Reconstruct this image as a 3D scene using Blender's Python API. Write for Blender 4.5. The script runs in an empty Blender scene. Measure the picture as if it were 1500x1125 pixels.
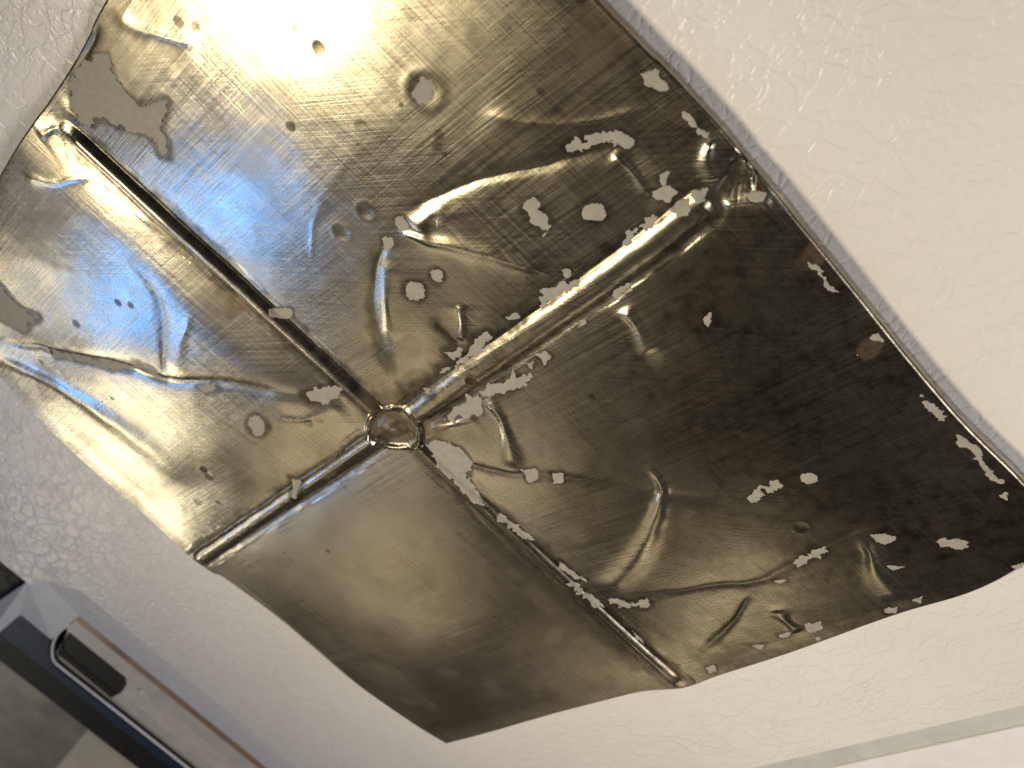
import bpy, bmesh, math, random
import numpy as np
from mathutils import Matrix, Vector

# ------------------------------------------------------------------ camera
# plane units: 1 unit = height of the lens over the door sheet; S = metres per unit
S = 0.25
FPX, CX, CY = 1376.6, 750.0, 562.5
def _unit(v): return v / np.linalg.norm(v)
RU = _unit(np.array([4807 - CX, 4710 - CY, FPX])); RV = np.array([-724.6 - CX, 1548 - CY, FPX])
RV = _unit(RV - RU * (RV @ RU))
AX, AY = -RV, -RU
AN = np.cross(AX, AY)
scene = bpy.context.scene
COL = scene.collection
cam_d = bpy.data.cameras.new('camera'); cam = bpy.data.objects.new('camera', cam_d); COL.objects.link(cam)
cam_d.sensor_width = 36; cam_d.lens = 36 * FPX / 1500; cam_d.clip_start = 0.005; cam_d.clip_end = 60
M = Matrix(((AX[0], -AX[1], -AX[2], 0), (AY[0], -AY[1], -AY[2], 0), (AN[0], -AN[1], -AN[2], S), (0, 0, 0, 1)))
cam.matrix_world = M
scene.camera = cam
cam_d.dof.use_dof = True; cam_d.dof.focus_distance = 1.25 * S; cam_d.dof.aperture_fstop = 14.0

# ------------------------------------------------------------------ world, lamps, exposure
world = bpy.data.worlds.new('World'); scene.world = world; world.use_nodes = True
bg = world.node_tree.nodes['Background']
bg.inputs[0].default_value = (0.88, 0.86, 1.0, 1); bg.inputs[1].default_value = 0.03
scene.view_settings.view_transform = 'Standard'; scene.view_settings.look = 'None'
scene.view_settings.exposure = 0.0; scene.view_settings.gamma = 1.0
def lamp(name, pos, target, size, power, color, kind='AREA', size_y=None, spot=None):
    d = bpy.data.lights.new(name, kind); o = bpy.data.objects.new(name, d); COL.objects.link(o)
    o.location = Vector(pos) * S
    o.rotation_euler = (Vector(target) - Vector(pos)).to_track_quat('-Z', 'Y').to_euler()
    d.energy = power * S * S; d.color = color
    if kind == 'AREA':
        d.shape = 'RECTANGLE' if size_y else 'DISK'; d.size = size * S
        if size_y: d.size_y = size_y * S
    else:
        d.shadow_soft_size = size * S
        if spot: d.spot_size = math.radians(spot); d.spot_blend = 1.0
    return o
lamp('ceiling_lamp', (-2.6, 1.4, 3.6), (-0.4, -0.8, 0), 0.55, 670, (1.0, 0.87, 0.62), 'SPOT', spot=42)
lamp('far_lamp', (-6.15, 1.37, 2.8), (-1.4, 0.1, 0), 0.7, 7, (1.0, 0.9, 0.66))
lamp('left_fill', (-6.6, 0.0, 2.6), (-1.4, 0.0, 0), 0.9, 18, (1.0, 0.92, 0.72))  # added fill: whitens the left panel's outer band and the door glints
lamp('side_lamp', (-4.8, -1.5, 3.2), (-1.2, -0.3, 0), 1.6, 7, (1.0, 0.84, 0.60))
lamp('window_light', (-4.8, 0.63, 3.0), (-1.0, 0.1, 0), 0.42, 14, (0.12, 0.36, 1.0), size_y=0.6)
lamp('day_light', (2.2, -3.2, 3.2), (-0.4, -0.5, 0), 1.6, 134, (0.97, 0.92, 0.92))
lamp('low_fill', (-3.6, -3.9, 3.0), (-0.8, -0.4, 0), 1.3, 7, (1.0, 0.84, 0.58))  # added fill for the ribs' lower flanks and the shadows

# ------------------------------------------------------------------ helpers
def P(px, py, z=0.0):
    d = np.array([(px - CX) / FPX, (py - CY) / FPX, 1.0])
    w = np.array([d @ AX, d @ AY, d @ AN]); t = (z - 1.0) / w[2]
    return np.array([w[0] * t, w[1] * t, z])
def zbase(x):
    t = np.clip((x + 1.62) / 1.26, 0, 1)
    return 0.018 + 0.007 * t * t
def PT(px, py):                       # a pixel of the photograph on the metal sheet
    z = 0.02
    for _ in range(4):
        p = P(px, py, z); z = float(zbase(p[0]))
    return p[:2]
def PTS(l): return np.array([PT(*p) for p in l])

def vnoise(x, y, seed=0):
    xi = np.floor(x).astype(np.int64); yi = np.floor(y).astype(np.int64)
    fx = x - xi; fy = y - yi; fx = fx * fx * (3 - 2 * fx); fy = fy * fy * (3 - 2 * fy)
    def h(a, b):
        n = (a * 374761393 + b * 668265263 + seed * 1442695041) & 0xffffffff
        n = ((n ^ (n >> 13)) * 1274126177) & 0xffffffff
        n = n ^ (n >> 16)
        return (n & 0xffff) / 65535.0
    return (h(xi, yi) * (1 - fx) + h(xi + 1, yi) * fx) * (1 - fy) + (h(xi, yi + 1) * (1 - fx) + h(xi + 1, yi + 1) * fx) * fy
def fbm(x, y, octs=4, seed=0):
    s = 0; a = 0.5
    for k in range(octs):
        s = s + a * (vnoise(x * 2 ** k + 17.3 * k, y * 2 ** k - 9.1 * k, seed + k) - 0.5) * 2; a *= 0.5
    return s
def sstep(a, b, x):
    t = np.clip((x - a) / (b - a), 0, 1); return t * t * (3 - 2 * t)

def seg_dist(X, Y, pl):
    """distance to a polyline, signed side (left +), arc position 0..1"""
    best = np.full(X.shape, 1e9); side = np.zeros(X.shape); arc = np.zeros(X.shape)
    L = np.linalg.norm(np.diff(pl, axis=0), axis=1); tot = L.sum(); acc = 0
    for i in range(len(pl) - 1):
        a, b = pl[i], pl[i + 1]; d = b - a
        t = np.clip(((X - a[0]) * d[0] + (Y - a[1]) * d[1]) / (d @ d), 0, 1)
        ex = X - a[0] - t * d[0]; ey = Y - a[1] - t * d[1]
        q = np.hypot(ex, ey); m = q < best
        best[m] = q[m]; side[m] = np.sign(d[0] * ey - d[1] * ex)[m]; arc[m] = ((acc + t * L[i]) / tot)[m]
        acc += L[i]
    return best, side, arc
def smooth_pl(pl, n=6):
    pl = np.asarray(pl, float)
    if len(pl) < 3: return pl
    q = np.vstack([2 * pl[0] - pl[1], pl, 2 * pl[-1] - pl[-2]]); out = []
    for i in range(1, len(q) - 2):
        for t in np.linspace(0, 1, n, endpoint=False):
            p0, p1, p2, p3 = q[i - 1], q[i], q[i + 1], q[i + 2]
            out.append(0.5 * (2 * p1 + (p2 - p0) * t + (2 * p0 - 5 * p1 + 4 * p2 - p3) * t ** 2 + (3 * p1 - p0 - 3 * p2 + p3) * t ** 3))
    out.append(pl[-1]); return np.array(out)
def poly_sdf(X, Y, pl):
    """signed distance to polygon, inside positive"""
    best = np.full(X.shape, 1e9); ins = np.zeros(X.shape, bool)
    for i in range(len(pl)):
        a, b = pl[i], pl[(i + 1) % len(pl)]; d = b - a
        t = np.clip(((X - a[0]) * d[0] + (Y - a[1]) * d[1]) / (d @ d + 1e-12), 0, 1)
        best = np.minimum(best, np.hypot(X - a[0] - t * d[0], Y - a[1] - t * d[1]))
        if a[1] != b[1]:
            c = ((a[1] > Y) != (b[1] > Y)) & (X < (b[0] - a[0]) * (Y - a[1]) / (b[1] - a[1]) + a[0])
            ins ^= c
    return np.where(ins, best, -best)

def np_mesh(name, verts, quads, mat, parent=None, normals=None, attrs=None, smooth=True):
    me = bpy.data.meshes.new(name)
    nv, nf = len(verts), len(quads); k = quads.shape[1]
    me.vertices.add(nv); me.vertices.foreach_set('co', (np.asarray(verts) * S).astype(np.float32).ravel())
    me.loops.add(nf * k); me.loops.foreach_set('vertex_index', quads.astype(np.int32).ravel())
    me.polygons.add(nf); me.polygons.foreach_set('loop_start', np.arange(0, nf * k, k, dtype=np.int32))
    if smooth: me.polygons.foreach_set('use_smooth', np.ones(nf, bool))
    me.update(calc_edges=True)
    if attrs:
        for an, av in attrs.items():
            at = me.attributes.new(an, 'FLOAT', 'POINT'); at.data.foreach_set('value', av.astype(np.float32))
    if normals is not None: me.normals_split_custom_set_from_vertices(normals.astype(np.float32))
    me.materials.append(mat)
    o = bpy.data.objects.new(name, me); COL.objects.link(o); o.parent = parent
    return o
def bm_obj(name, bm, mat, parent=None, smooth=False, bevel=0.0, segs=3):
    if bevel:
        bmesh.ops.bevel(bm, geom=[e for e in bm.edges if len(e.link_faces) == 2 and e.calc_face_angle(0) > 0.3], offset=bevel, segments=segs, affect='EDGES', profile=0.5, clamp_overlap=True)
    bmesh.ops.recalc_face_normals(bm, faces=bm.faces)
    for f in bm.faces: f.smooth = smooth
    me = bpy.data.meshes.new(name); bm.to_mesh(me); bm.free()
    me.transform(Matrix.Scale(S, 4)); me.materials.append(mat)
    if smooth:
        try: me.set_sharp_from_angle(angle=math.radians(40))
        except Exception: pass
    o = bpy.data.objects.new(name, me); COL.objects.link(o); o.parent = parent
    return o
def prism(pts, z0, z1, bm=None):
    """solid from a plan outline (x,y) between two heights"""
    bm = bm or bmesh.new()
    lo = [bm.verts.new((p[0], p[1], z0)) for p in pts]; hi = [bm.verts.new((p[0], p[1], z1)) for p in pts]
    n = len(pts); bm.faces.new(hi); bm.faces.new(lo[::-1])
    for i in range(n): bm.faces.new((lo[i], lo[(i + 1) % n], hi[(i + 1) % n], hi[i]))
    return bm
def empty(name, loc=(0, 0, 0)):
    o = bpy.data.objects.new(name, None); COL.objects.link(o); o.location = Vector(loc) * S; o.empty_display_size = 0.02
    return o

# ------------------------------------------------------------------ materials
class NT:
    def __init__(s, name):
        s.m = bpy.data.materials.new(name); s.m.use_nodes = True; s.t = s.m.node_tree; s.b = s.t.nodes['Principled BSDF']
    def n(s, typ, **kw):
        nd = s.t.nodes.new(typ)
        for k, v in kw.items():
            if k == 'inp':
                for a, b in v.items():
                    if isinstance(b, bpy.types.NodeSocket): s.t.links.new(b, nd.inputs[a])
                    else: nd.inputs[a].default_value = b
            else: setattr(nd, k, v)
        return nd
    def link(s, a, b): s.t.links.new(a, b)
    def math(s, op, a, b=0.0, c=0.0):
        nd = s.t.nodes.new('ShaderNodeMath'); nd.operation = op
        for i, v in enumerate((a, b, c)):
            if isinstance(v, bpy.types.NodeSocket): s.t.links.new(v, nd.inputs[i])
            else: nd.inputs[i].default_value = v
        return nd.outputs[0]
    def mapr(s, v, a, b, c=0.0, d=1.0):
        nd = s.n('ShaderNodeMapRange', interpolation_type='SMOOTHSTEP'); s.link(v, nd.inputs[0])
        for i, q in enumerate((a, b, c, d)): nd.inputs[i + 1].default_value = q
        return nd.outputs[0]
    def mix(s, f, a, b):
        nd = s.n('ShaderNodeMix', data_type='RGBA')
        for i, v in ((0, f), (6, a), (7, b)):
            if isinstance(v, bpy.types.NodeSocket): s.link(v, nd.inputs[i])
            else: nd.inputs[i].default_value = v if i == 0 else (*v, 1)
        return nd.outputs[2]
    def noise(s, vec, scale, detail=3.0, rough=0.5, dist=0.0):
        nd = s.n('ShaderNodeTexNoise', inp={'Scale': scale, 'Detail': detail, 'Roughness': rough, 'Distortion': dist}); s.link(vec, nd.inputs['Vector']); return nd.outputs[0]
    def mapping(s, vec, rot=0.0, scale=(1, 1, 1), loc=(0, 0, 0)):
        nd = s.n('ShaderNodeMapping'); s.link(vec, nd.inputs[0]); nd.inputs['Rotation'].default_value = (0, 0, rot); nd.inputs['Scale'].default_value = scale; nd.inputs['Location'].default_value = loc
        return nd.outputs[0]
    def bump(s, h, strength, dist, normal=None):
        nd = s.n('ShaderNodeBump', inp={'Strength': strength, 'Distance': dist}); s.link(h, nd.inputs['Height'])
        if normal is not None: s.link(normal, nd.inputs['Normal'])
        return nd.outputs[0]
    def set(s, **kw):
        for k, v in kw.items():
            k = k.replace('_', ' ')
            if isinstance(v, bpy.types.NodeSocket): s.link(v, s.b.inputs[k])
            else: s.b.inputs[k].default_value = v

def metal_material():
    t = NT('tarnished_tin'); co = t.n('ShaderNodeTexCoord').outputs['Object']; u = t.mapping(co, scale=(1 / S,) * 3)
    att = lambda n: t.n('ShaderNodeAttribute', attribute_name=n).outputs['Fac']
    dark, rust, stain = att('tarnish_shade'), att('rust'), att('stain')
    wob = t.n('ShaderNodeVectorMath', operation='ADD'); t.link(u, wob.inputs[0])
    wn = t.n('ShaderNodeTexNoise', inp={'Scale': 1.6, 'Detail': 1.0}); t.link(u, wn.inputs['Vector'])
    sc = t.n('ShaderNodeVectorMath', operation='SCALE', inp={'Scale': 0.03}); t.link(wn.outputs['Color'], sc.inputs[0]); t.link(sc.outputs[0], wob.inputs[1])
    w = wob.outputs[0]
    def brush(rot, fs):
        tot = None
        for k, (lx, ly, wt) in enumerate(fs):
            nz = t.math('MULTIPLY', t.noise(t.mapping(t.mapping(w, rot=rot + 0.05 * k), scale=(lx, ly, 1), loc=(k * 3.1, k * 1.7, 0)), 1.0, 1.0, 0.5), wt)
            tot = nz if tot is None else t.math('ADD', tot, nz)
        return tot
    def patchy(v, sc, lo):
        m = t.mapr(t.noise(t.mapping(u, loc=(sc * 3, sc, 0)), sc, 3), 0.35, 0.65, lo, 1.0)
        return t.math('ADD', 0.5, t.math('MULTIPLY', t.math('SUBTRACT', v, 0.5), m))
    a1 = patchy(brush(0.02, ((2.0, 130, 0.22), (3.0, 330, 0.40), (5.0, 720, 0.38))), 5.0, 0.25)
    a2 = patchy(brush(math.pi / 2 - 0.10, ((2.0, 140, 0.22), (3.2, 350, 0.40), (5.5, 760, 0.38))), 4.1, 0.15)
    a3 = patchy(brush(0.6, ((3.0, 300, 0.5), (5.0, 640, 0.5))), 6.3, 0.0)
    a4 = t.noise(t.mapping(u, rot=0.02, scale=(1.6, 330, 1)), 1.0, 2, 0.5)
    a5 = t.noise(t.mapping(u, rot=-0.06, scale=(300, 1.8, 1)), 1.0, 2, 0.5)
    blotch = t.noise(u, 5.0, 6, 0.62); fine = t.noise(u, 60.0, 4, 0.6); sel = t.noise(u, 2.6, 2, 0.5)
    selm = t.mapr(sel, 0.35, 0.65)
    scr = t.math('ADD', t.math('MULTIPLY', a1, 0.7), t.math('MULTIPLY', a2, 0.6))
    scr = t.math('ADD', scr, t.math('MULTIPLY', a3, 0.35))
    lines = t.math('ADD', t.mapr(a4, 0.66, 0.78), t.mapr(a5, 0.67, 0.79))
    base = t.mix(t.mapr(blotch, 0.35, 0.68), (0.59, 0.54, 0.42), (0.41, 0.365, 0.265))
    base = t.mix(t.mapr(scr, 0.62, 0.95, 0.5, 0.0), base, (0.30, 0.25, 0.175))
    base = t.mix(t.math('MULTIPLY', lines, 0.5), base, (0.72, 0.68, 0.58))
    dk = t.math('MULTIPLY', dark, t.mapr(t.math('ADD', fine, t.math('MULTIPLY', scr, 0.25)), 0.45, 0.85, 1.0, 0.78))
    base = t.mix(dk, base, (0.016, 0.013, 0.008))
    base = t.mix(t.math('MULTIPLY', rust, t.mapr(fine, 0.25, 0.7, 0.6, 1.0)), base, (0.20, 0.145, 0.085))
    base = t.mix(stain, base, (0.33, 0.295, 0.225))
    rough = t.math('ADD', t.mapr(scr, 0.6, 1.05, 0.17, 0.33), t.math('MULTIPLY', dk, 0.06))
    rough = t.math('ADD', rough, t.math('MULTIPLY', stain, 0.15))
    h = t.math('ADD', t.math('MULTIPLY', scr, 1.0), t.math('MULTIPLY', fine, 0.12))
    nb = t.bump(h, 0.30, 0.00042)
    t.set(Base_Color=base, Roughness=rough, Metallic=t.math('SUBTRACT', 1.0, t.math('MAXIMUM', t.math('MULTIPLY', rust, 0.5), t.math('MULTIPLY', dk, 0.12))), Normal=nb)
    return t.m
def leather_material():
    t = NT('white_leather_grain'); co = t.n('ShaderNodeTexCoord').outputs['Object']; u = t.mapping(co, scale=(1 / S,) * 3)
    wn = t.n('ShaderNodeTexNoise', inp={'Scale': 16.0, 'Detail': 4.0}); t.link(u, wn.inputs['Vector'])
    sc = t.n('ShaderNodeVectorMath', operation='SCALE', inp={'Scale': 0.045}); t.link(wn.outputs['Color'], sc.inputs[0])
    ad = t.n('ShaderNodeVectorMath', operation='ADD'); t.link(u, ad.inputs[0]); t.link(sc.outputs[0], ad.inputs[1]); w = ad.outputs[0]
    def vor(scale, rot, sx):
        nd = t.n('ShaderNodeTexVoronoi', feature='DISTANCE_TO_EDGE', inp={'Scale': scale}); t.link(t.mapping(w, rot=rot, scale=(1, sx, 1)), nd.inputs['Vector']); return nd.outputs['Distance']
    v1 = t.mapr(vor(24, 0.5, 1.5), 0.0, 0.12); v2 = t.mapr(vor(52, 0.2, 1.4), 0.0, 0.16); v3 = t.mapr(vor(95, 0.9, 1.2), 0.0, 0.25)
    m1 = t.mapr(t.noise(u, 9, 2), 0.35, 0.6); m2 = t.mapr(t.noise(u, 13, 2), 0.42, 0.62)
    h = t.math('ADD', t.math('MULTIPLY', v1, t.math('ADD', 0.45, t.math('MULTIPLY', m1, 0.45))), t.math('MULTIPLY', v2, t.math('ADD', 0.15, t.math('MULTIPLY', m2, 0.5))))
    h = t.math('ADD', h, t.math('MULTIPLY', v3, 0.12)); h = t.math('ADD', h, t.math('MULTIPLY', t.noise(u, 75, 2), 0.38))
    nb = t.bump(h, 0.46, 0.00043)
    col = t.mix(t.mapr(t.noise(u, 2.2, 3), 0.3, 0.7), (0.74, 0.72, 0.685), (0.70, 0.675, 0.63))
    t.set(Base_Color=col, Roughness=t.mapr(t.noise(u, 40, 3), 0.3, 0.7, 0.30, 0.40), Normal=nb, Specular_IOR_Level=0.5)
    return t.m
def simple(name, col, rough=0.5, metallic=0.0, var=0.12, scale=30.0, bump=0.0, spec=0.5):
    t = NT(name); co = t.n('ShaderNodeTexCoord').outputs['Object']; u = t.mapping(co, scale=(1 / S,) * 3)
    n1 = t.noise(u, scale, 4, 0.6)
    c = t.mix(t.mapr(n1, 0.3, 0.7), tuple(v * (1 - var) for v in col), tuple(min(1, v * (1 + var)) for v in col))
    t.set(Base_Color=c, Roughness=t.mapr(n1, 0.3, 0.7, rough * 0.85, min(1, rough * 1.15)), Metallic=metallic, Specular_IOR_Level=spec)
    if bump: t.set(Normal=t.bump(t.noise(u, scale * 3, 3), bump, 0.0004))
    return t.m
MAT_METAL = metal_material()
MAT_LEATHER = leather_material()
MAT_PAINT = simple('old_cream_paint', (0.32, 0.30, 0.25), 0.75, var=0.10, scale=90, bump=0.3)
MAT_WHITE = simple('white_highlight', (0.78, 0.77, 0.76), 0.25, var=0.03)
MAT_GROOVE = simple('grey_green_gasket', (0.50, 0.505, 0.47), 0.6, var=0.06)
MAT_NAVY = simple('navy_plastic', (0.018, 0.032, 0.060), 0.45, var=0.15, spec=0.12)
MAT_GOLD = simple('brown_inlay', (0.30, 0.19, 0.11), 0.35, var=0.2, scale=14)
MAT_BEIGE = simple('beige_plastic', (0.60, 0.56, 0.47), 0.4, var=0.06)
MAT_REFLECTION = simple('cream_reflection', (0.72, 0.66, 0.55), 0.3, var=0.05)
MAT_BLACK = simple('painted_dark', (0.014, 0.012, 0.010), 0.5, var=0.3, spec=0.12)
MAT_GLINT = simple('bright_glint', (0.7, 0.7, 0.68), 0.2, 1.0, var=0.05)
MAT_FLOOR = simple('olive_grey_floor', (0.50, 0.48, 0.40), 0.6, var=0.15, scale=4)
MAT_LIT = simple('lit_patch_beige', (0.70, 0.65, 0.52), 0.5, var=0.06, scale=4)

# ------------------------------------------------------------------ the tin tile: outline
def edge_curve(px): return PTS(px)
E_LB = edge_curve([(-90, 440), (0, 550), (80, 640), (190, 742), (300, 830), (330, 846), (410, 905), (520, 998), (600, 1054), (653, 1088)])
E_BR = edge_curve([(653, 1088), (720, 1070), (790, 1050), (890, 1024), (940, 1013), (1000, 1008), (1050, 990), (1150, 957), (1300, 902), (1420, 866), (1500, 826), (1558, 795)])
E_RT = edge_curve([(1558, 786), (1500, 714), (1412, 626), (1332, 534), (1252, 434), (1180, 345), (1124, 276), (1088, 234), (1048, 186), (968, 100), (900, 32), (430, -475)])
E_LT = edge_curve([(-90, 440), (0, 270), (50, 187), (75, 150), (110, 95), (135, 50), (160, 0), (430, -475)])
E_BR[-1] = E_RT[0] = (E_BR[-1] + E_RT[0]) / 2
E_RT[-1] = E_LT[-1] = (E_RT[-1] + E_LT[-1]) / 2
E_LB[0] = E_LT[0]
def resample(pl, axis, n):            # one point per value of the other axis, evenly spaced
    s = smooth_pl(pl, 8); a = s[:, axis]
    if a[0] > a[-1]: s = s[::-1]; a = s[:, axis]
    q = np.linspace(a[0], a[-1], n); out = np.zeros((n, 2)); out[:, axis] = q; out[:, 1 - axis] = np.interp(q, a, s[:, 1 - axis])
    return out
N = 880
Cb = resample(E_BR, 0, N); Ct = resample(E_LT, 0, N)       # y = low side, y = high side (x grows)
Cl = resample(E_LB, 1, N); Cr = resample(E_RT, 1, N)       # x = low side, x = high side (y grows)
s = np.linspace(0, 1, N)[None, :, None]; t_ = np.linspace(0, 1, N)[:, None, None]
G = (1 - t_) * Cb[None] + t_ * Ct[None] + (1 - s) * Cl[:, None] + s * Cr[:, None] \
    - ((1 - s) * (1 - t_) * Cb[0] + s * (1 - t_) * Cb[-1] + (1 - s) * t_ * Ct[0] + s * t_ * Ct[-1])
GX, GY = G[..., 0], G[..., 1]

# ------------------------------------------------------------------ the tin tile: relief
CEN = PT(578, 627)
ARM_UP = PTS([(578, 627), (400, 463), (100, 188)]); ARM_DN = PTS([(578, 627), (760, 785), (900, 915), (985, 994), (994, 1002)])
ARM_RT = PTS([(578, 627), (700, 540), (870, 420), (1040, 292)]); ARM_LF = PTS([(578, 627), (440, 718), (306, 808), (288, 821)])
BOSS = PTS([(548, 597), (590, 594), (607, 606), (620, 632), (613, 656), (580, 659), (545, 653), (536, 626)])
BOSS = CEN + (BOSS - CEN) * 0.9
RIDGES = [  # pixel polyline, amplitude, half width, side bias
    ([(585, 333), (625, 345), (680, 357), (740, 375), (790, 392), (816, 407)], 0.0055, 0.011, 0.0),
    ([(590, 318), (640, 285), (700, 262), (780, 245), (850, 225), (905, 218), (935, 245), (955, 292)], -0.0042, 0.016, 0.0),
    ([(610, 330), (645, 305), (660, 325)], 0.003, 0.02, 0.0),
    ([(700, 160), (760, 172), (820, 180), (870, 176), (920, 165), (965, 160)], 0.0020, 0.010, 0.0),
    ([(895, 222), (928, 252), (952, 290)], 0.0028, 0.008, 0.0),
    ([(585, 338), (562, 370), (550, 430), (556, 490), (565, 530)], -0.0028, 0.014, 0.0),
    ([(575, 370), (570, 430), (572, 500)], 0.0020, 0.012, 0.0),
    ([(545, 190), (505, 240), (475, 295), (463, 350), (462, 390)], 0.0005, 0.012, 0.0),
    ([(676, 440), (680, 470), (678, 500)], 0.0026, 0.008, 0.0),
    ([(640, 468), (662, 486), (682, 502)], -0.0020, 0.008, 0.0),
    ([(-20, 497), (50, 505), (120, 517), (190, 528), (245, 548), (330, 553), (420, 570), (485, 585)], -0.0040, 0.012, 0.0),
    ([(-20, 520), (80, 560), (200, 640), (290, 720)], 0.0040, 0.030, 0.0),
    ([(245, 545), (247, 480), (240, 430), (205, 380)], -0.0016, 0.009, 0.0),
    ([(262, 540), (275, 490), (290, 450)], 0.0013, 0.016, 0.0),
    
    ([(40, 255), (90, 262), (140, 255)], 0.0020, 0.010, 0.0),
    ([(910, 447), (930, 468), (945, 492), (962, 513)], 0.0034, 0.0139, 1.0),
    ([(708, 580), (733, 605), (747, 640), (751, 682)], 0.0034, 0.0139, 1.0),
    ([(948, 668), (970, 695), (972, 720), (962, 755), (935, 810), (880, 872)], 0.0046, 0.0170, 1.0),
    ([(640, 632), (680, 672), (730, 688), (790, 690), (870, 697), (960, 712), (1060, 718)], -0.0025, 0.010, 0.0),
    ([(630, 627), (660, 622), (700, 606)], 0.0026, 0.009, 0.0),
    ([(890, 872), (970, 862), (1050, 850), (1110, 845), (1190, 806), (1255, 773), (1320, 770), (1440, 792)], -0.0023, 0.010, 0.0),
    ([(1265, 778), (1280, 810), (1292, 842), (1322, 880)], 0.0042, 0.0155, 1.0),
    ([(1138, 888), (1150, 905), (1172, 925)], 0.0022, 0.0139, 1.0),
    ([(1105, 862), (1075, 905), (1030, 952)], -0.0026, 0.007, 0.0),
    ([(1045, 205), (1036, 235), (1046, 268)], 0.0050, 0.011, 0.0),
    ([(1056, 300), (1085, 295), (1135, 297)], 0.0036, 0.009, 0.0),
    ([(1058, 250), (1085, 262), (1110, 262)], -0.0060, 0.016, 0.0),
    ([(60, 200), (85, 185), (110, 195)], 0.0025, 0.010, 0.0),
    ([(150, 35), (125, 80), (104, 125), (100, 165)], -0.0025, 0.010, 0.0),
    ([(165, 5), (185, 30), (230, 50), (300, 60)], 0.0018, 0.013, 0.0),
    ([(505, 590), (450, 610), (400, 600)], 0.0018, 0.016, 0.0),
    ([(660, 712), (740, 800), (850, 900), (930, 975)], -0.0016, 0.014, 0.0),
]
def windowed(X, Y, pl, r):
    lo = pl.min(0) - r; hi = pl.max(0) + r
    return (X > lo[0]) & (X < hi[0]) & (Y > lo[1]) & (Y < hi[1])
def arm_profile(X, Y, arm, w, h, taper=0.04):
    d, sd, a = seg_dist(X, Y, arm)
    d = d * (1 + 0.10 * fbm(X * 24, Y * 24, 3, 55))
    bead = h * np.clip(1 - (d / w) ** 2, 0, 1) ** 1.15
    groove = -0.14 * h * np.exp(-((d - w * 1.18) / (w * 0.34)) ** 2)
    end = sstep(0, taper, 1 - a) * 0.85 + 0.15
    return (bead + groove) * end, d
def relief(X, Y):
    z = zbase(X).copy()
    L, R, B, T = -1.62, -0.365, -0.87, 0.407
    for x0, x1, y0, y1, A in ((L, CEN[0], CEN[1], T, 0.008), (CEN[0], R, CEN[1], T, 0.016), (CEN[0], R, B, CEN[1], 0.016), (L, CEN[0], B, CEN[1], 0.020)):
        a = np.clip((X - x0) / (x1 - x0), 0, 1); b = np.clip((Y - y0) / (y1 - y0), 0, 1)
        z += A * (1 - (2 * a - 1) ** 2) * (1 - (2 * b - 1) ** 2)
    z += 0.0040 * fbm(X * 3.1 + 3, Y * 3.1, 3, 5) + 0.0006 * fbm(X * 14, Y * 14, 3, 9)
    for pl, amp, w, soft in RIDGES:
        c = smooth_pl(PTS(pl), 4); m = windowed(X, Y, c, w * 5)
        if not m.any(): continue
        xm = X[m] + 0.004 * fbm(X[m] * 30, Y[m] * 30, 2, 3); ym = Y[m] + 0.004 * fbm(X[m] * 30 + 50, Y[m] * 30, 2, 4)
        d, sd, a = seg_dist(xm, ym, c)
        fade = sstep(0, 0.18, a) * sstep(0, 0.18, 1 - a)
        wl = w * (0.8 + 0.4 * np.sin(a * 5 + amp * 900))
        if soft or w >= 0.02:
            z[m] += 0.8 * amp * fade * np.exp(-(d / wl) ** 2); continue
        z[m] += 0.8 * amp * fade * (0.40 * np.exp(-(d / (0.8 * wl)) ** 2) + 0.6 * np.exp(-np.sqrt(d * d + (0.15 * wl) ** 2) / (1.9 * wl)))
    fl = PTS([(-160, 330), (60, 372), (240, 432), (330, 500), (520, 640), (900, 920)])          # soft fold across the left panel
    d, sd, a = seg_dist(X, Y, fl); q = np.where(sd < 0, d, 0) if FOLD_NEG else np.where(sd > 0, d, 0)
    lp = sstep(CEN[0] + 0.0, CEN[0] - 0.12, X) * sstep(CEN[1] + 0.01, CEN[1] + 0.16, Y)
    z += lp * (0.009 - 0.034 * (np.sqrt(q * q + 0.008 ** 2) - 0.008))
    arms = [arm_profile(X, Y, ARM_UP, 0.0120, 0.0085), arm_profile(X, Y, ARM_DN, 0.0115, 0.0062, 0.035), arm_profile(X, Y, ARM_RT, 0.0190, 0.0050, 0.02), arm_profile(X, Y, ARM_LF, 0.0155, 0.0056, 0.03)]
    dl, sl, al = seg_dist(X, Y, ARM_LF)                                            # the lower panel dips towards the joint
    z -= 0.010 * np.exp(-dl / 0.06) * np.exp(-(np.hypot(X - CEN[0], Y - CEN[1]) / 0.25) ** 2) * sstep(-0.012, 0.02, -(Y - CEN[1]) - 0.002) * (X < CEN[0] + 0.02)
    wob = 0.0009 * fbm(X * 26, Y * 22, 3, 21)
    hb = np.zeros_like(z); dm = np.full(z.shape, 9.0)
    for k, d in arms: hb = np.where(np.abs(k) > np.abs(hb), k, hb); dm = np.minimum(dm, d)
    sd = poly_sdf(X, Y, smooth_pl(np.vstack([BOSS, BOSS[:1]]), 5)[:-1])
    hb *= sstep(0.012, -0.010, sd)
    z += hb + wob * (dm < 0.03)
    z += 0.0050 * np.clip(0.75 + 0.9 * fbm(X * 38, Y * 38, 2, 71), 0.15, 1.3) * np.exp(-((sd + 0.001 + 0.0025 * fbm(X * 60, Y * 60, 3, 8)) / 0.0042) ** 2)
    q = np.hypot((X - CEN[0]), (Y - CEN[1]))
    ins = sstep(0.0, 0.008, sd)
    z += ins * (0.0005 + 0.0045 * np.exp(-(q / 0.019) ** 2) + 0.0012 * fbm(X * 50, Y * 50, 3, 12) - 0.0022 * np.exp(-(q / 0.005) ** 2))
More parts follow.
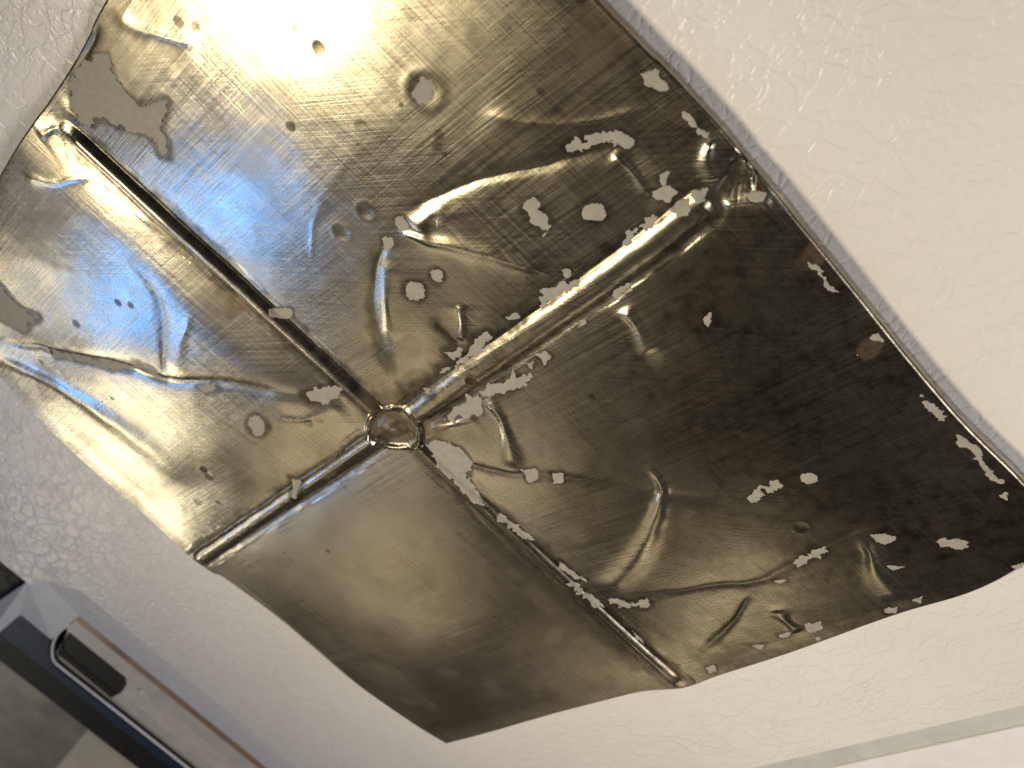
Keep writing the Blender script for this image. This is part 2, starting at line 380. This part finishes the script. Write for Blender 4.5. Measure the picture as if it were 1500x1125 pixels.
    for (px, py, r, dep) in PITS:
        dep *= 0.32
        c = PT(px, py); r *= 0.00082; d = np.hypot(X - c[0], Y - c[1]); m = d < 3 * r
        z[m] += dep * (np.exp(-(d[m] / r) ** 2) - 0.55 * np.exp(-((d[m] - 1.3 * r) / (0.45 * r)) ** 2))
    return np.maximum(z, 0.006)
FOLD_NEG = True
PITS = [(628, 126, 20, -0.0022), (543, 303, 12, -0.0018), (507, 335, 12, -0.0018), (612, 420, 13, -0.0015), (643, 398, 9, -0.0015), (383, 617, 14, -0.0012),
        (474, 62, 7, -0.001), (1175, 763, 10, -0.0016), (455, 615, 8, -0.001), (692, 556, 8, -0.003), (303, 690, 12, -0.001)]

# ------------------------------------------------------------------ paint flecks left on the tile (pixel outlines)
def z1(l): return [(x / 3, y / 3) for x, y in l]
def z2(l): return [(450 + x / 3, y / 3) for x, y in l]
def z3(l): return [(900 + x / 2.5, y / 2.5) for x, y in l]
def z4(l): return [(x / 3, 350 + y / 3) for x, y in l]
def z5(l): return [(450 + x / 3, 350 + y / 3) for x, y in l]
def z6(l): return [(900 + x / 2.5, 350 + y / 2.5) for x, y in l]
def z7(l): return [(x * .3733, 700 + y * .3733) for x, y in l]
def z8(l): return [(500 + x * .3733, 700 + y * .3733) for x, y in l]
def z9(l): return [(940 + x * .3733, 705 + y * .3733) for x, y in l]
def ell(cx, cy, a, b, rot=0.0, n=14):
    return [(cx + a * math.cos(k * 2 * math.pi / n) * math.cos(rot) - b * math.sin(k * 2 * math.pi / n) * math.sin(rot), cy + a * math.cos(k * 2 * math.pi / n) * math.sin(rot) + b * math.sin(k * 2 * math.pi / n) * math.cos(rot)) for k in range(n)]
FLECKS = [
    z1([(320, 330), (400, 255), (480, 240), (500, 300), (520, 360), (560, 410), (620, 450), (670, 455), (720, 420), (755, 430), (740, 490), (720, 530), (710, 560), (745, 610), (745, 670), (720, 665), (700, 620), (660, 580), (600, 560), (530, 550), (480, 525), (430, 525), (410, 550), (370, 530), (330, 490), (310, 420)]),
    z4([(-60, 130), (0, 170), (40, 215), (80, 265), (120, 300), (190, 330), (180, 345), (140, 355), (130, 390), (110, 400), (60, 370), (0, 340), (-60, 310)]),
    z4([(240, 485), (330, 490), (420, 515), (500, 520), (560, 530), (600, 545), (580, 562), (500, 558), (430, 538), (340, 520), (260, 505)]),
    z4([(600, 540), (640, 535), (690, 560), (735, 600), (700, 592), (650, 558)]),
    z4([(1190, 303), (1280, 312), (1285, 335), (1275, 347), (1240, 343), (1190, 322)]),
    z4([(1340, 670), (1400, 655), (1450, 640), (1500, 660), (1480, 690), (1430, 720), (1380, 700)]),
    z4([(890, 630), (960, 620), (975, 635), (920, 650)]),
    ell(382, 618, 12, 14), ell(628, 126, 15, 18, 0.5), ell(612, 420, 13, 12), ell(644, 398, 8, 9),
    z2([(1140, 640), (1180, 600), (1240, 585), (1300, 565), (1370, 570), (1440, 600), (1440, 640), (1400, 660), (1360, 640), (1300, 612), (1240, 620), (1180, 642)]),
    z2([(960, 900), (1010, 860), (1030, 900), (1075, 940), (1070, 980), (1040, 1010), (1010, 960), (970, 930)]),
    ell(871, 309, 19, 12, 0.05),
    z2([(415, 930), (450, 925), (455, 970), (430, 990), (410, 960)]), z2([(350, 1035), (395, 1020), (405, 1045), (370, 1085), (345, 1070)]),
    [(624, 650), (640, 642), (675, 655), (690, 675), (685, 700), (712, 738), (692, 730), (662, 695), (636, 670)],
    z5([(720, 480), (740, 430), (790, 395), (815, 400), (800, 440), (770, 470), (740, 500), (700, 540), (660, 562), (668, 530), (700, 510)]),
    z5([(610, 490), (680, 480), (672, 500), (650, 530), (620, 512)]), z5([(575, 565), (640, 555), (620, 575), (590, 582)]),
    z5([(1120, 130), (1150, 120), (1165, 150), (1140, 170)]),
    z5([(1040, 215), (1100, 200), (1190, 180), (1180, 212), (1100, 245), (1052, 292), (1030, 288), (1060, 240)]),
    z5([(610, 790), (640, 740), (700, 730), (720, 690), (780, 650), (850, 625), (900, 600), (905, 570), (925, 600), (980, 590), (960, 622), (900, 650), (850, 670), (790, 690), (770, 720), (765, 760), (700, 780), (650, 800)]),
    z5([(1010, 500), (1050, 485), (1080, 505), (1050, 540), (1040, 520)]), z5([(960, 540), (1000, 530), (990, 560)]),
    z5([(880, 340), (920, 325), (940, 340), (900, 350)]), z5([(1185, 375), (1225, 345), (1225, 360), (1195, 388)]),
    z5([(520, 655), (550, 645), (545, 672), (525, 670)]),
    z5([(950, 1005), (1010, 990), (1030, 1015), (1030, 1040), (980, 1050)]), z5([(1085, 1010), (1130, 1010), (1132, 1045), (1095, 1045)]),
    z3([(140, 700), (200, 680), (230, 702), (200, 732), (150, 732)]), z3([(205, 760), (240, 730), (290, 710), (340, 688), (335, 718), (300, 742), (240, 780), (215, 780)]),
    z3([(478, 710), (560, 703), (562, 725), (500, 730)]), z3([(75, 265), (110, 260), (150, 250), (180, 280), (192, 332), (150, 322), (120, 290)]),
    z3([(250, 410), (290, 430), (335, 492), (300, 480), (260, 440)]), z3([(165, 640), (195, 630), (182, 668)]),
    z3([(30, 870), (100, 820), (150, 800), (172, 805), (140, 827), (80, 852), (30, 897)]),
    z6([(495, 925), (530, 890), (600, 865), (620, 880), (590, 905), (550, 910), (510, 935)]), ell(1186, 692, 11, 7), z6([(330, 285), (355, 265), (345, 305)]),
    z6([(1110, 540), (1132, 578), (1200, 640), (1222, 690), (1272, 720), (1332, 780), (1372, 840), (1412, 890), (1380, 882), (1310, 792), (1230, 702), (1180, 642), (1130, 600)]),
    z6([(710, 90), (760, 110), (800, 170), (817, 197), (770, 182), (740, 130)]), z6([(880, 420), (902, 408), (892, 432)]), z6([(943, 365), (965, 348), (977, 372)]), z6([(1415, 940), (1435, 925), (1430, 952)]),
    z9([(600, 300), (640, 270), (720, 240), (732, 255), (690, 280), (620, 307)]), z9([(900, 193), (1000, 203), (992, 217), (950, 232), (920, 215)]),
    z9([(1145, 225), (1220, 223), (1280, 235), (1287, 267), (1230, 252), (1170, 247)]), z9([(970, 318), (1030, 325), (990, 334)]),
    z9([(640, 560), (700, 543), (707, 575), (680, 587), (650, 576)]), z9([(538, 600), (587, 588), (577, 606), (550, 614)]), z9([(438, 645), (487, 633), (472, 657)]),
    z9([(945, 495), (1012, 484), (1002, 512), (960, 517)]), z9([(1060, 465), (1102, 448), (1092, 472)]), z9([(0, 450), (30, 460), (26, 480), (0, 486)]), z9([(255, 735), (282, 724), (287, 746), (265, 754)]),
    z9([(670, 610), (720, 598), (690, 622)]), z9([(1450, 335), (1495, 325), (1480, 342)]), z9([(525, 372), (565, 370), (548, 382)]),
    z8([(1050, 470), (1090, 460), (1120, 480), (1200, 465), (1206, 490), (1130, 496), (1060, 486)]), z8([(895, 400), (930, 410), (970, 450), (1010, 480), (1042, 502), (1020, 507), (968, 468), (920, 427)]),
    z8([(600, 110), (640, 140), (690, 180), (765, 243), (740, 243), (678, 193), (618, 146)]), z8([(860, 320), (900, 350), (962, 392), (930, 388), (868, 347)]),
    z8([(1140, 590), (1170, 620), (1185, 640), (1160, 628)]),
    z7([(1150, 0), (1185, 10), (1180, 60), (1165, 92), (1150, 50)]),
    z5([(1340, 235), (1400, 205), (1430, 190), (1400, 225), (1360, 250)]),
]

# ------------------------------------------------------------------ build relief, normals and wear and painted-shade maps
Z = relief(GX, GY)
dZs = np.gradient(Z, axis=1); dZt = np.gradient(Z, axis=0)
dXs, dYs = np.gradient(GX, axis=1), np.gradient(GY, axis=1); dXt, dYt = np.gradient(GX, axis=0), np.gradient(GY, axis=0)
NRM = np.stack([dYs * dZt - dZs * dYt, dZs * dXt - dXs * dZt, dXs * dYt - dYs * dXt], -1)
NRM /= np.linalg.norm(NRM, axis=-1, keepdims=True)

tarn_shade = np.zeros(GX.shape); rust = np.zeros(GX.shape); stain = np.zeros(GX.shape)
n_m = fbm(GX * 16, GY * 16, 5, 31); n_f = fbm(GX * 55, GY * 55, 4, 41)
def near(pl, r, target, val, ns=0.6):
    pl = np.asarray(pl); m = windowed(GX, GY, pl, r * 2.5); d, sd, a = seg_dist(GX[m], GY[m], pl)
    d = d + r * ns * (n_m[m] + 0.6 * n_f[m]); target[m] = np.maximum(target[m], val * sstep(r * 1.3, r * 0.3, d))
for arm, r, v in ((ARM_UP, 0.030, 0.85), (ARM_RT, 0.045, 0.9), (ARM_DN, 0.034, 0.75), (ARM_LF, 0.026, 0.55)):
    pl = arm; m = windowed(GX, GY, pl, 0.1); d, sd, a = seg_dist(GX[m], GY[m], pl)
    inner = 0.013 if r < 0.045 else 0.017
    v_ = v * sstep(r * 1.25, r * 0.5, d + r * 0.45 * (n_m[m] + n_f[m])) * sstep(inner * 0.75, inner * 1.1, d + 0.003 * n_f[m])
    tarn_shade[m] = np.maximum(tarn_shade[m], v_)
for arm, sgn, lo, hi in ((ARM_UP, -1, 0.002, 0.019), (ARM_DN, 1, 0.003, 0.018), (ARM_RT, 0, 0.0125, 0.026), (ARM_LF, 0, 0.013, 0.020)):  # upper and lower ribs: shade painted on one flank; the others tarnished grooves
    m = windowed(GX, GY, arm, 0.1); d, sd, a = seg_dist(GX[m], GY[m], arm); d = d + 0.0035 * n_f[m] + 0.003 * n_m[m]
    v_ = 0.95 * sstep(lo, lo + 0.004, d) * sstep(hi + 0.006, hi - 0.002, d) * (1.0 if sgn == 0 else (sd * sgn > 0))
    tarn_shade[m] = np.maximum(tarn_shade[m], v_ * sstep(0.0, 0.03, 1 - a))
for pl, amp, w, _ in RIDGES:  # sunken creases get a darker line
    if amp < 0: near(smooth_pl(PTS(pl), 4), w * 1.3, tarn_shade, 0.65 if pl[0][0] > 560 else 0.22, 0.8)
edge_r = seg_dist(GX, GY, E_RT)[0]; edge_b = seg_dist(GX, GY, E_BR)[0]; edge_l = seg_dist(GX, GY, E_LB)[0]; edge_t = seg_dist(GX, GY, E_LT)[0]
tarn_shade = np.maximum(tarn_shade, 0.85 * sstep(0.30, 0.0, edge_r + 0.09 * n_m + 0.03 * n_f) * sstep(0.6, -0.2, GY))  # some patina, mostly painted shade growing towards the right edge
tarn_shade = np.maximum(tarn_shade, 0.85 * sstep(0.10, 0.01, edge_r + 0.03 * n_m))
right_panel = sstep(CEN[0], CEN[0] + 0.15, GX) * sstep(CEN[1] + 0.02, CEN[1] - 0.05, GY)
tarn_shade = np.maximum(tarn_shade, 0.8 * right_panel * sstep(0.09, 0.01, edge_b + 0.05 * n_m))
tarn_shade = np.maximum(tarn_shade, right_panel * np.clip(0.40 + 0.5 * sstep(0.55, 0.15, edge_r) + 0.2 * n_m, 0, 0.95))  # right panel darkened: shade put into the colour over a little patina
tarn_shade = np.maximum(tarn_shade, 0.45 * sstep(0.03, 0.0, edge_l + 0.02 * n_m)); tarn_shade = np.maximum(tarn_shade, 0.5 * sstep(0.03, 0.0, edge_t + 0.02 * n_m))
lower_panel = sstep(CEN[0] + 0.01, CEN[0] - 0.04, GX) * sstep(CEN[1] + 0.01, CEN[1] - 0.05, GY)
stain = np.maximum(stain, lower_panel * (0.42 + 0.25 * n_m))
def blob(px, py, r, target, val, el=1.0, rot=0.0):
    c = PT(px, py); r = r * 0.00085; dx, dy = GX - c[0], GY - c[1]
    m = (np.abs(dx) < 3 * r * el) & (np.abs(dy) < 3 * r * el)
    x = dx[m] * math.cos(rot) + dy[m] * math.sin(rot); y = -dx[m] * math.sin(rot) + dy[m] * math.cos(rot)
    d = np.hypot(x / el, y) / r + 0.35 * n_f[m] + 0.2 * n_m[m]
    target[m] = np.maximum(target[m], val * sstep(1.15, 0.75, d))
for px, py, r in ((474, 62, 10), (435, 178, 9), (538, 178, 11), (650, 193, 9), (647, 208, 8), (657, 220, 5), (670, 345, 10), (120, 468, 11), (300, 686, 10), (307, 697, 10), (268, 30, 11), (292, 36, 10),
                  (440, 35, 5), (930, 537, 9), (1175, 764, 12), (692, 556, 10), (595, 148, 4), (182, 436, 8), (200, 440, 7), (1052, 462, 5), (63, 528, 5), (168, 580, 5), (640, 395, 5), (870, 575, 8), (1060, 700, 9),
                  (735, 372, 6), (770, 385, 9), (757, 362, 5), (395, 865, 7), (420, 805, 4), (430, 815, 5), (485, 800, 5), (320, 735, 6), (820, 168, 14), (795, 130, 7)):
    blob(px, py, r, tarn_shade, 0.9)
for px, py, r in ((628, 126, 30), (543, 303, 20), (507, 335, 20), (612, 420, 21), (643, 398, 15), (383, 617, 22), (455, 615, 12), (290, 735, 11), (790, 310, 32), (871, 309, 32), (600, 330, 26), (470, 612, 10), (1130, 710, 24), (1186, 692, 17)):
    blob(px, py, r, tarn_shade, 0.72)
for px, py, r, v, el in ((345, 445, 20, 0.85, 1.4), (602, 505, 22, 0.6, 1.3), (795, 690, 14, 0.9, 1.0), (1274, 510, 17, 0.6, 1.3), (580, 627, 40, 0.75, 1.0), (640, 625, 22, 0.8, 1.5), (535, 600, 26, 0.6, 1.6), (70, 560, 30, 0.55, 2.0),
                         (890, 40, 40, 0.55, 1.8), (960, 1005, 26, 0.7, 1.5), (985, 985, 24, 0.6, 1.0), (880, 1028, 26, 0.55, 2.0), (1190, 375, 18, 0.55, 1.5), (965, 305, 16, 0.55, 1.5), (1000, 165, 20, 0.45, 1.0), (480, 670, 30, 0.4, 2.0),
                         (545, 565, 24, 0.5, 1.5), (120, 10, 20, 0.5, 2.0), (815, 925, 16, 0.25, 2.0), (700, 560, 18, 0.4, 1.0), (570, 580, 26, 0.5, 1.0), (960, 520, 16, 0.4, 1)):
    blob(px, py, r, rust, v, el, 0.3)
rust = np.maximum(rust, 0.25 * lower_panel * sstep(0.05, 0.0, edge_b + 0.03 * n_m))
rust = np.clip(rust + 0.15 * sstep(0.25, 0.6, n_m), 0, 1)
fl_px = []
for f in FLECKS:
    pl = PTS(f); near(np.vstack([pl, pl[:1]]), 0.0105, tarn_shade, 0.85, 0.6)
for pl, amp, w, _ in RIDGES:                                             # raised creases are rubbed bright
    if amp > 0:
        c = smooth_pl(PTS(pl), 4); m = windowed(GX, GY, c, w * 3); d = seg_dist(GX[m], GY[m], c)[0] + 0.004 * n_f[m]
        tarn_shade[m] *= 1 - 0.85 * np.exp(-(d / (0.9 * w)) ** 2)

# ------------------------------------------------------------------ tile objects
tile = empty('metal_tile', (float(CEN[0]), float(CEN[1]), 0.0))
tile['label'] = 'tarnished square tin tile with crossing ribs and flaked cream paint on white leather grain'
tile['category'] = 'metal tile'
bpy.context.view_layer.update()
INV = tile.matrix_world.inverted()
def child(o, par, inv=INV):
    o.parent = par; o.matrix_parent_inverse = inv; return o
d_up, d_dn, d_rt, d_lf = (seg_dist(GX, GY, a)[0] for a in (ARM_UP, ARM_DN, ARM_RT, ARM_LF))
sd_boss = poly_sdf(GX, GY, smooth_pl(np.vstack([BOSS, BOSS[:1]]), 5)[:-1])
xu = np.interp(GY, [ARM_DN[-1][1], CEN[1], ARM_UP[-1][1]], [ARM_DN[-1][0], CEN[0], ARM_UP[-1][0]])
yv = np.interp(GX, [ARM_LF[-1][0], CEN[0], ARM_RT[-1][0]], [ARM_LF[-1][1], CEN[1], ARM_RT[-1][1]])
pid = np.where(GX < xu, np.where(GY < yv, 0, 1), np.where(GY < yv, 2, 3))
pid = np.where(d_up < 0.0145, 4, pid); pid = np.where(d_dn < 0.014, 5, pid); pid = np.where(d_rt < 0.0185, 6, pid); pid = np.where(d_lf < 0.0175, 7, pid)
pid = np.where(sd_boss > -0.005, 8, pid)
idx = np.arange(N * N).reshape(N, N)
quads = np.stack([idx[:-1, :-1], idx[:-1, 1:], idx[1:, 1:], idx[1:, :-1]], -1).reshape(-1, 4)
fp = pid[:-1, :-1].reshape(-1)
V = np.stack([GX, GY, Z], -1).reshape(-1, 3); NV = NRM.reshape(-1, 3)
ATT = {'tarnish_shade': np.clip(tarn_shade, 0, 1).reshape(-1), 'rust': rust.reshape(-1), 'stain': np.clip(stain, 0, 1).reshape(-1)}
for k, nm in enumerate(['panel'] * 4 + ['rib'] * 4 + ['boss']):
    q = quads[fp == k]; used, inv = np.unique(q, return_inverse=True)
    o = np_mesh(nm, V[used], inv.reshape(-1, 4), MAT_METAL, None, NV[used], {a: b[used] for a, b in ATT.items()})
    child(o, tile)
# folded rim round the sheet
ring = np.concatenate([idx[0, :], idx[1:, -1], idx[-1, -2::-1], idx[-2:0:-1, 0]])
rv = V[ring]; cx_, cy_ = rv[:, 0], rv[:, 1]
tang = np.roll(rv, -3, 0) - np.roll(rv, 3, 0); out = np.stack([tang[:, 1], -tang[:, 0]], -1); out /= np.linalg.norm(out, axis=1, keepdims=True)
ROWS = [(0, 0), (0.0022, -0.0008), (0.0036, -0.003), (0.0040, -0.006), (0.0032, -0.016), (0.0018, -0.024)]
R_ = len(ring); rows = []
for o_, dz in ROWS:
    wv = 0.0012 * fbm(cx_ * 20, cy_ * 20, 3, 77)
    p = rv.copy(); p[:, 0] += out[:, 0] * (o_ + wv * (dz < -.004)); p[:, 1] += out[:, 1] * (o_ + wv * (dz < -.004)); p[:, 2] = np.maximum(p[:, 2] + dz, 0.001); rows.append(p)
rvv = np.concatenate(rows); ii = np.arange(R_); jj = np.roll(ii, -1)
rq = np.concatenate([np.stack([a * R_ + ii, (a + 1) * R_ + ii, (a + 1) * R_ + jj, a * R_ + jj], -1) for a in range(len(ROWS) - 1)])
rep = len(ROWS)
rim = np_mesh('rim', rvv, rq, MAT_METAL, None, None, {'tarnish_shade': np.tile(ATT['tarnish_shade'][ring], rep) * np.repeat([1, 1, .6, .3, .3, .5], R_), 'rust': np.tile(ATT['rust'][ring], rep), 'stain': np.tile(ATT['stain'][ring], rep)})
child(rim, tile)
# flecks of old paint, each a thin flake that follows the relief
for fi, f in enumerate(FLECKS):
    pl = PTS(f); lo = pl.min(0) - 0.012; hi = pl.max(0) + 0.012
    ext = max(hi - lo); st = float(np.clip(ext / 70, 0.0006, 0.0016))
    xs = np.arange(lo[0], hi[0], st); ys = np.arange(lo[1], hi[1], st); X, Y = np.meshgrid(xs, ys)
    sc = min(1.0, ext / 0.09)
    F = poly_sdf(X, Y, pl) + max(sc, 0.45) * (0.0105 * fbm(X * 85 + fi * 13, Y * 85, 5, 60 + fi) + 0.0040 * fbm(X * 320, Y * 320, 2, 90 + fi)) + 0.0008
    F = F - 0.02 * sc * sstep(0.42, 0.62, fbm(X * 45 + 7 * fi, Y * 45 + 3, 3, 200 + fi)) * (sc > .5) * (fi not in (0, 13, 16))
    cell = (F[:-1, :-1] + F[1:, :-1] + F[:-1, 1:] + F[1:, 1:]) > 0
    if cell.sum() < 4: continue
    gy, gx = np.gradient(F, st); g2 = gx ** 2 + gy ** 2 + 1e-6
    mv = np.where(F < 0, 1.0, np.where(F < st * 0.5, 1.0, 0)); k = np.clip(F / g2, -st * .7, st * .7) * mv
    X2 = X - k * gx; Y2 = Y - k * gy
    zz = relief(X2.ravel(), Y2.ravel()).reshape(X.shape) + 0.0004 + 0.0008 * sstep(0, 0.003, F)
    ix = np.arange(X.size).reshape(X.shape); q = np.stack([ix[:-1, :-1], ix[:-1, 1:], ix[1:, 1:], ix[1:, :-1]], -1)[cell]
    used, inv = np.unique(q, return_inverse=True)
    o = np_mesh('paint_fleck', np.stack([X2, Y2, zz], -1).reshape(-1, 3)[used], inv.reshape(-1, 4), MAT_PAINT)
    child(o, tile)

# ------------------------------------------------------------------ the refrigerator door
fridge = empty('refrigerator_door', (-0.9, -0.3, -0.3)); bpy.context.view_layer.update(); FINV = fridge.matrix_world.inverted()
fridge['label'] = 'white leather grain refrigerator door under the tin tile, dark grip strip on its side'
fridge['category'] = 'refrigerator door'
def fpart(name, bm, mat, **kw):
    o = bm_obj(name, bm, mat, **kw); o.parent = fridge; o.matrix_parent_inverse = FINV; return o
def sub(name, bm, mat, par, **kw):
    o = bm_obj(name, bm, mat, **kw); o.parent = par; o.matrix_parent_inverse = par.matrix_world.inverted(); return o
XE = P(20, 838)[0]                                   # outer side of the door
XI = P(115, 868)[0]; XI2 = P(300, 1010)[0]; XG = (XI + XI2) / 2   # where the face breaks into the grip recess
YT = P(55, 848)[1]                                   # upper end of the grip recess
YG0 = P(1500, 1033)[1]                               # start of the grey groove
print('XE', XE, 'XI', XI, XI2, 'YT', YT, 'YG', YG0, P(1078, 1121)[1])
YI = P(115, 866)[1]
XA = P(55, 848)[0]
pts = [(XE, 1.6), (1.9, 1.6), (1.9, YG0), (XG, YG0), (XG, YI), (XA, YT), (XE, YT)]
bm = prism([p for p in pts][::-1], -0.012, 0.0)
panel = fpart('door_skin', bm, MAT_LEATHER, bevel=0.006)
bm = prism([(1.9, YG0 - 0.003), (1.9, YG0 - 0.12), (XG - .02, YG0 - 0.12), (XG - .02, YG0 - 0.003)], -0.05, -0.012)
fpart('gasket_groove', bm, MAT_GROOVE, bevel=0.003)
YB0 = P(1500, 1064, -0.009)[1]
bm = prism([(1.9, YB0), (1.9, YB0 - 0.075), (XG - .04, YB0 - 0.075), (XG - .04, YB0)], -0.06, -0.009)
fpart('edge_trim', bm, MAT_WHITE, bevel=0.002, smooth=True)
bm = prism([(1.9, YB0 - .078), (1.9, YB0 - 0.4), (XG - .04, YB0 - 0.4), (XG - .04, YB0 - .078)], -0.1, -0.02)
fpart('lower_trim', bm, MAT_BEIGE, bevel=0.006, smooth=True)
bm = prism([(XE + .003, 1.6), (1.9, 1.6), (1.9, YG0 - .35), (XG + .01, YG0 - .35), (XG + .01, YT + .02), (XE + .003, YT + .02)], -0.5, -0.0125)
fpart('door_core', bm, MAT_WHITE)

# grip: a bar let into the side of the door; points are (pixel x, pixel y, depth)
def face_mesh(V3, F):
    bm = bmesh.new(); vs = [bm.verts.new(P(*v) if len(v) == 3 else np.array(v[:3])) for v in V3]
    for f in F: bm.faces.new([vs[i] for i in f])
    return bm
LEN = -1.1
grip = fpart('grip', face_mesh([(XA + .004, YT + .006, -0.006, 0), (XG + .006, YI + .006, -0.006, 0), (116, 902, -0.035), (86, 928, -0.037), (75, 937, -0.038), (60, 900, -0.016), (30, 900, -0.030), (0, 926, -0.038), (40, 852, -0.004), (-40, 962, -0.05), (-30, 900, -0.06)],
                         [(0, 2, 1), (0, 5, 4, 3, 2), (0, 8, 7, 6, 5), (6, 4, 5), (8, 10, 9, 7)]), MAT_WHITE)
bpy.context.view_layer.update()
a0 = np.array([XG + .006, YI + .006, -0.006]); b0 = P(116, 902, -0.035)
bm = bmesh.new(); q = [bm.verts.new(v) for v in (a0, (a0[0], a0[1] + LEN, a0[2]), (b0[0], b0[1] + LEN, b0[2]), b0)]; bm.faces.new(q)
sub('recess_wall', bm, MAT_WHITE, grip)
def bar(pin, pout, zt, th, name, mat, bev):
    """long bar along the door side between two lines that start at the given points"""
    p, q = P(*pin, zt), P(*pout, zt)
    bm = prism([(p[0], p[1]), (q[0], q[1]), (q[0], q[1] + LEN), (p[0], p[1] + LEN)], zt - th, zt)
    return sub(name, bm, mat, grip, bevel=bev, smooth=True)
bar((116, 902), (110, 908), -0.036, 0.05, 'inlay', MAT_GOLD, 0.001)
bar((109.5, 908.5), (97, 922), -0.037, 0.05, 'lip', MAT_BEIGE, 0.002)
bar((104, 915), (70, 980), -0.062, 0.02, 'reflection_bar', MAT_REFLECTION, 0.0)  # cream colour stands in for the room mirrored in the insert
def tube(path, r, seg=10):
    bm = bmesh.new(); rings = []
    path = [Vector(p) for p in path]
    for i, p in enumerate(path):
        d = (path[min(i + 1, len(path) - 1)] - path[max(i - 1, 0)]).normalized(); n = d.cross(Vector((0, 0, 1))).normalized(); u_ = n.cross(d)
        rings.append([bm.verts.new(p + r * (math.cos(k * 2 * math.pi / seg) * n + math.sin(k * 2 * math.pi / seg) * u_)) for k in range(seg)])
    for a_, b_ in zip(rings[:-1], rings[1:]):
        for k in range(seg): bm.faces.new((a_[k], a_[(k + 1) % seg], b_[(k + 1) % seg], b_[k]))
    bm.faces.new(rings[0]); bm.faces.new(rings[-1][::-1]); return bm
path = [P(x, y, -0.038) for x, y in ((102, 915), (92, 921), (84, 929), (78, 941), (76, 953), (77, 964), (82, 972))]
path.append(path[-1] + np.array([0, LEN, 0]))
sub('lip', tube(path, 0.0034), MAT_WHITE, grip, smooth=True)
c0 = P(79, 977, -0.040); c1 = P(0, 929, -0.040)
nv = [P(30, 900, -0.040)[:2], P(73, 937, -0.040)[:2], P(70, 955, -0.040)[:2], c0[:2], (c0[0], c0[1] + LEN), (c1[0], c1[1] + LEN), c1[:2]]
sub('dark_strip', prism(nv, -0.09, -0.0402), MAT_NAVY, grip, bevel=0.003, smooth=True)
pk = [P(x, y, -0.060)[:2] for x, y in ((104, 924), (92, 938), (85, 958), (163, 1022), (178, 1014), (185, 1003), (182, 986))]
sub('painted_dark', prism(pk, -0.0615, -0.059), MAT_BLACK, grip, bevel=0.0008)  # flat dark plate painting the dark part of the insert's reflection
for cx, cy, r in ((196, 999, 0.005), (207, 1013, 0.007)):
    c = P(cx, cy, -0.058); bm = bmesh.new()
    bmesh.ops.create_cone(bm, cap_ends=True, segments=20, radius1=r, radius2=r * 0.7, depth=0.008, matrix=Matrix.Translation(Vector(c)))
    sub('white_glint', bm, MAT_WHITE, grip, bevel=0.001, smooth=True)  # white studs standing in for small highlights in the insert
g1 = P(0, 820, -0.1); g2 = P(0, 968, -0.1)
fpart('shade_bar', prism([(g1[0], 1.6), (g2[0], 1.6), (g2[0], -1.9), (g1[0], -1.9)], -0.16, -0.1), MAT_BLACK, bevel=0.008, smooth=True)  # black bar put where only soft shade lies beside the grip

# ------------------------------------------------------------------ below the door
fl = bm_obj('floor', prism([(-25, -25), (25, -25), (25, 25), (-25, 25)], -1.02, -1.0), MAT_FLOOR); fl['kind'] = 'structure'
zb = -0.7
bp = [P(x, y, zb)[:2] for x, y in ((126, 1072), (62, 1150), (120, 1300), (420, 1330))]
bd = bm_obj('lit_patch', prism(bp, zb - 0.3, zb), MAT_LIT, bevel=0.004)  # lighter slab painting in the lit part of the surface below
bd['label'] = 'pale beige slab painted in for a lit area, low behind the dark grip strip in the bottom left corner'; bd['category'] = 'painted light patch'
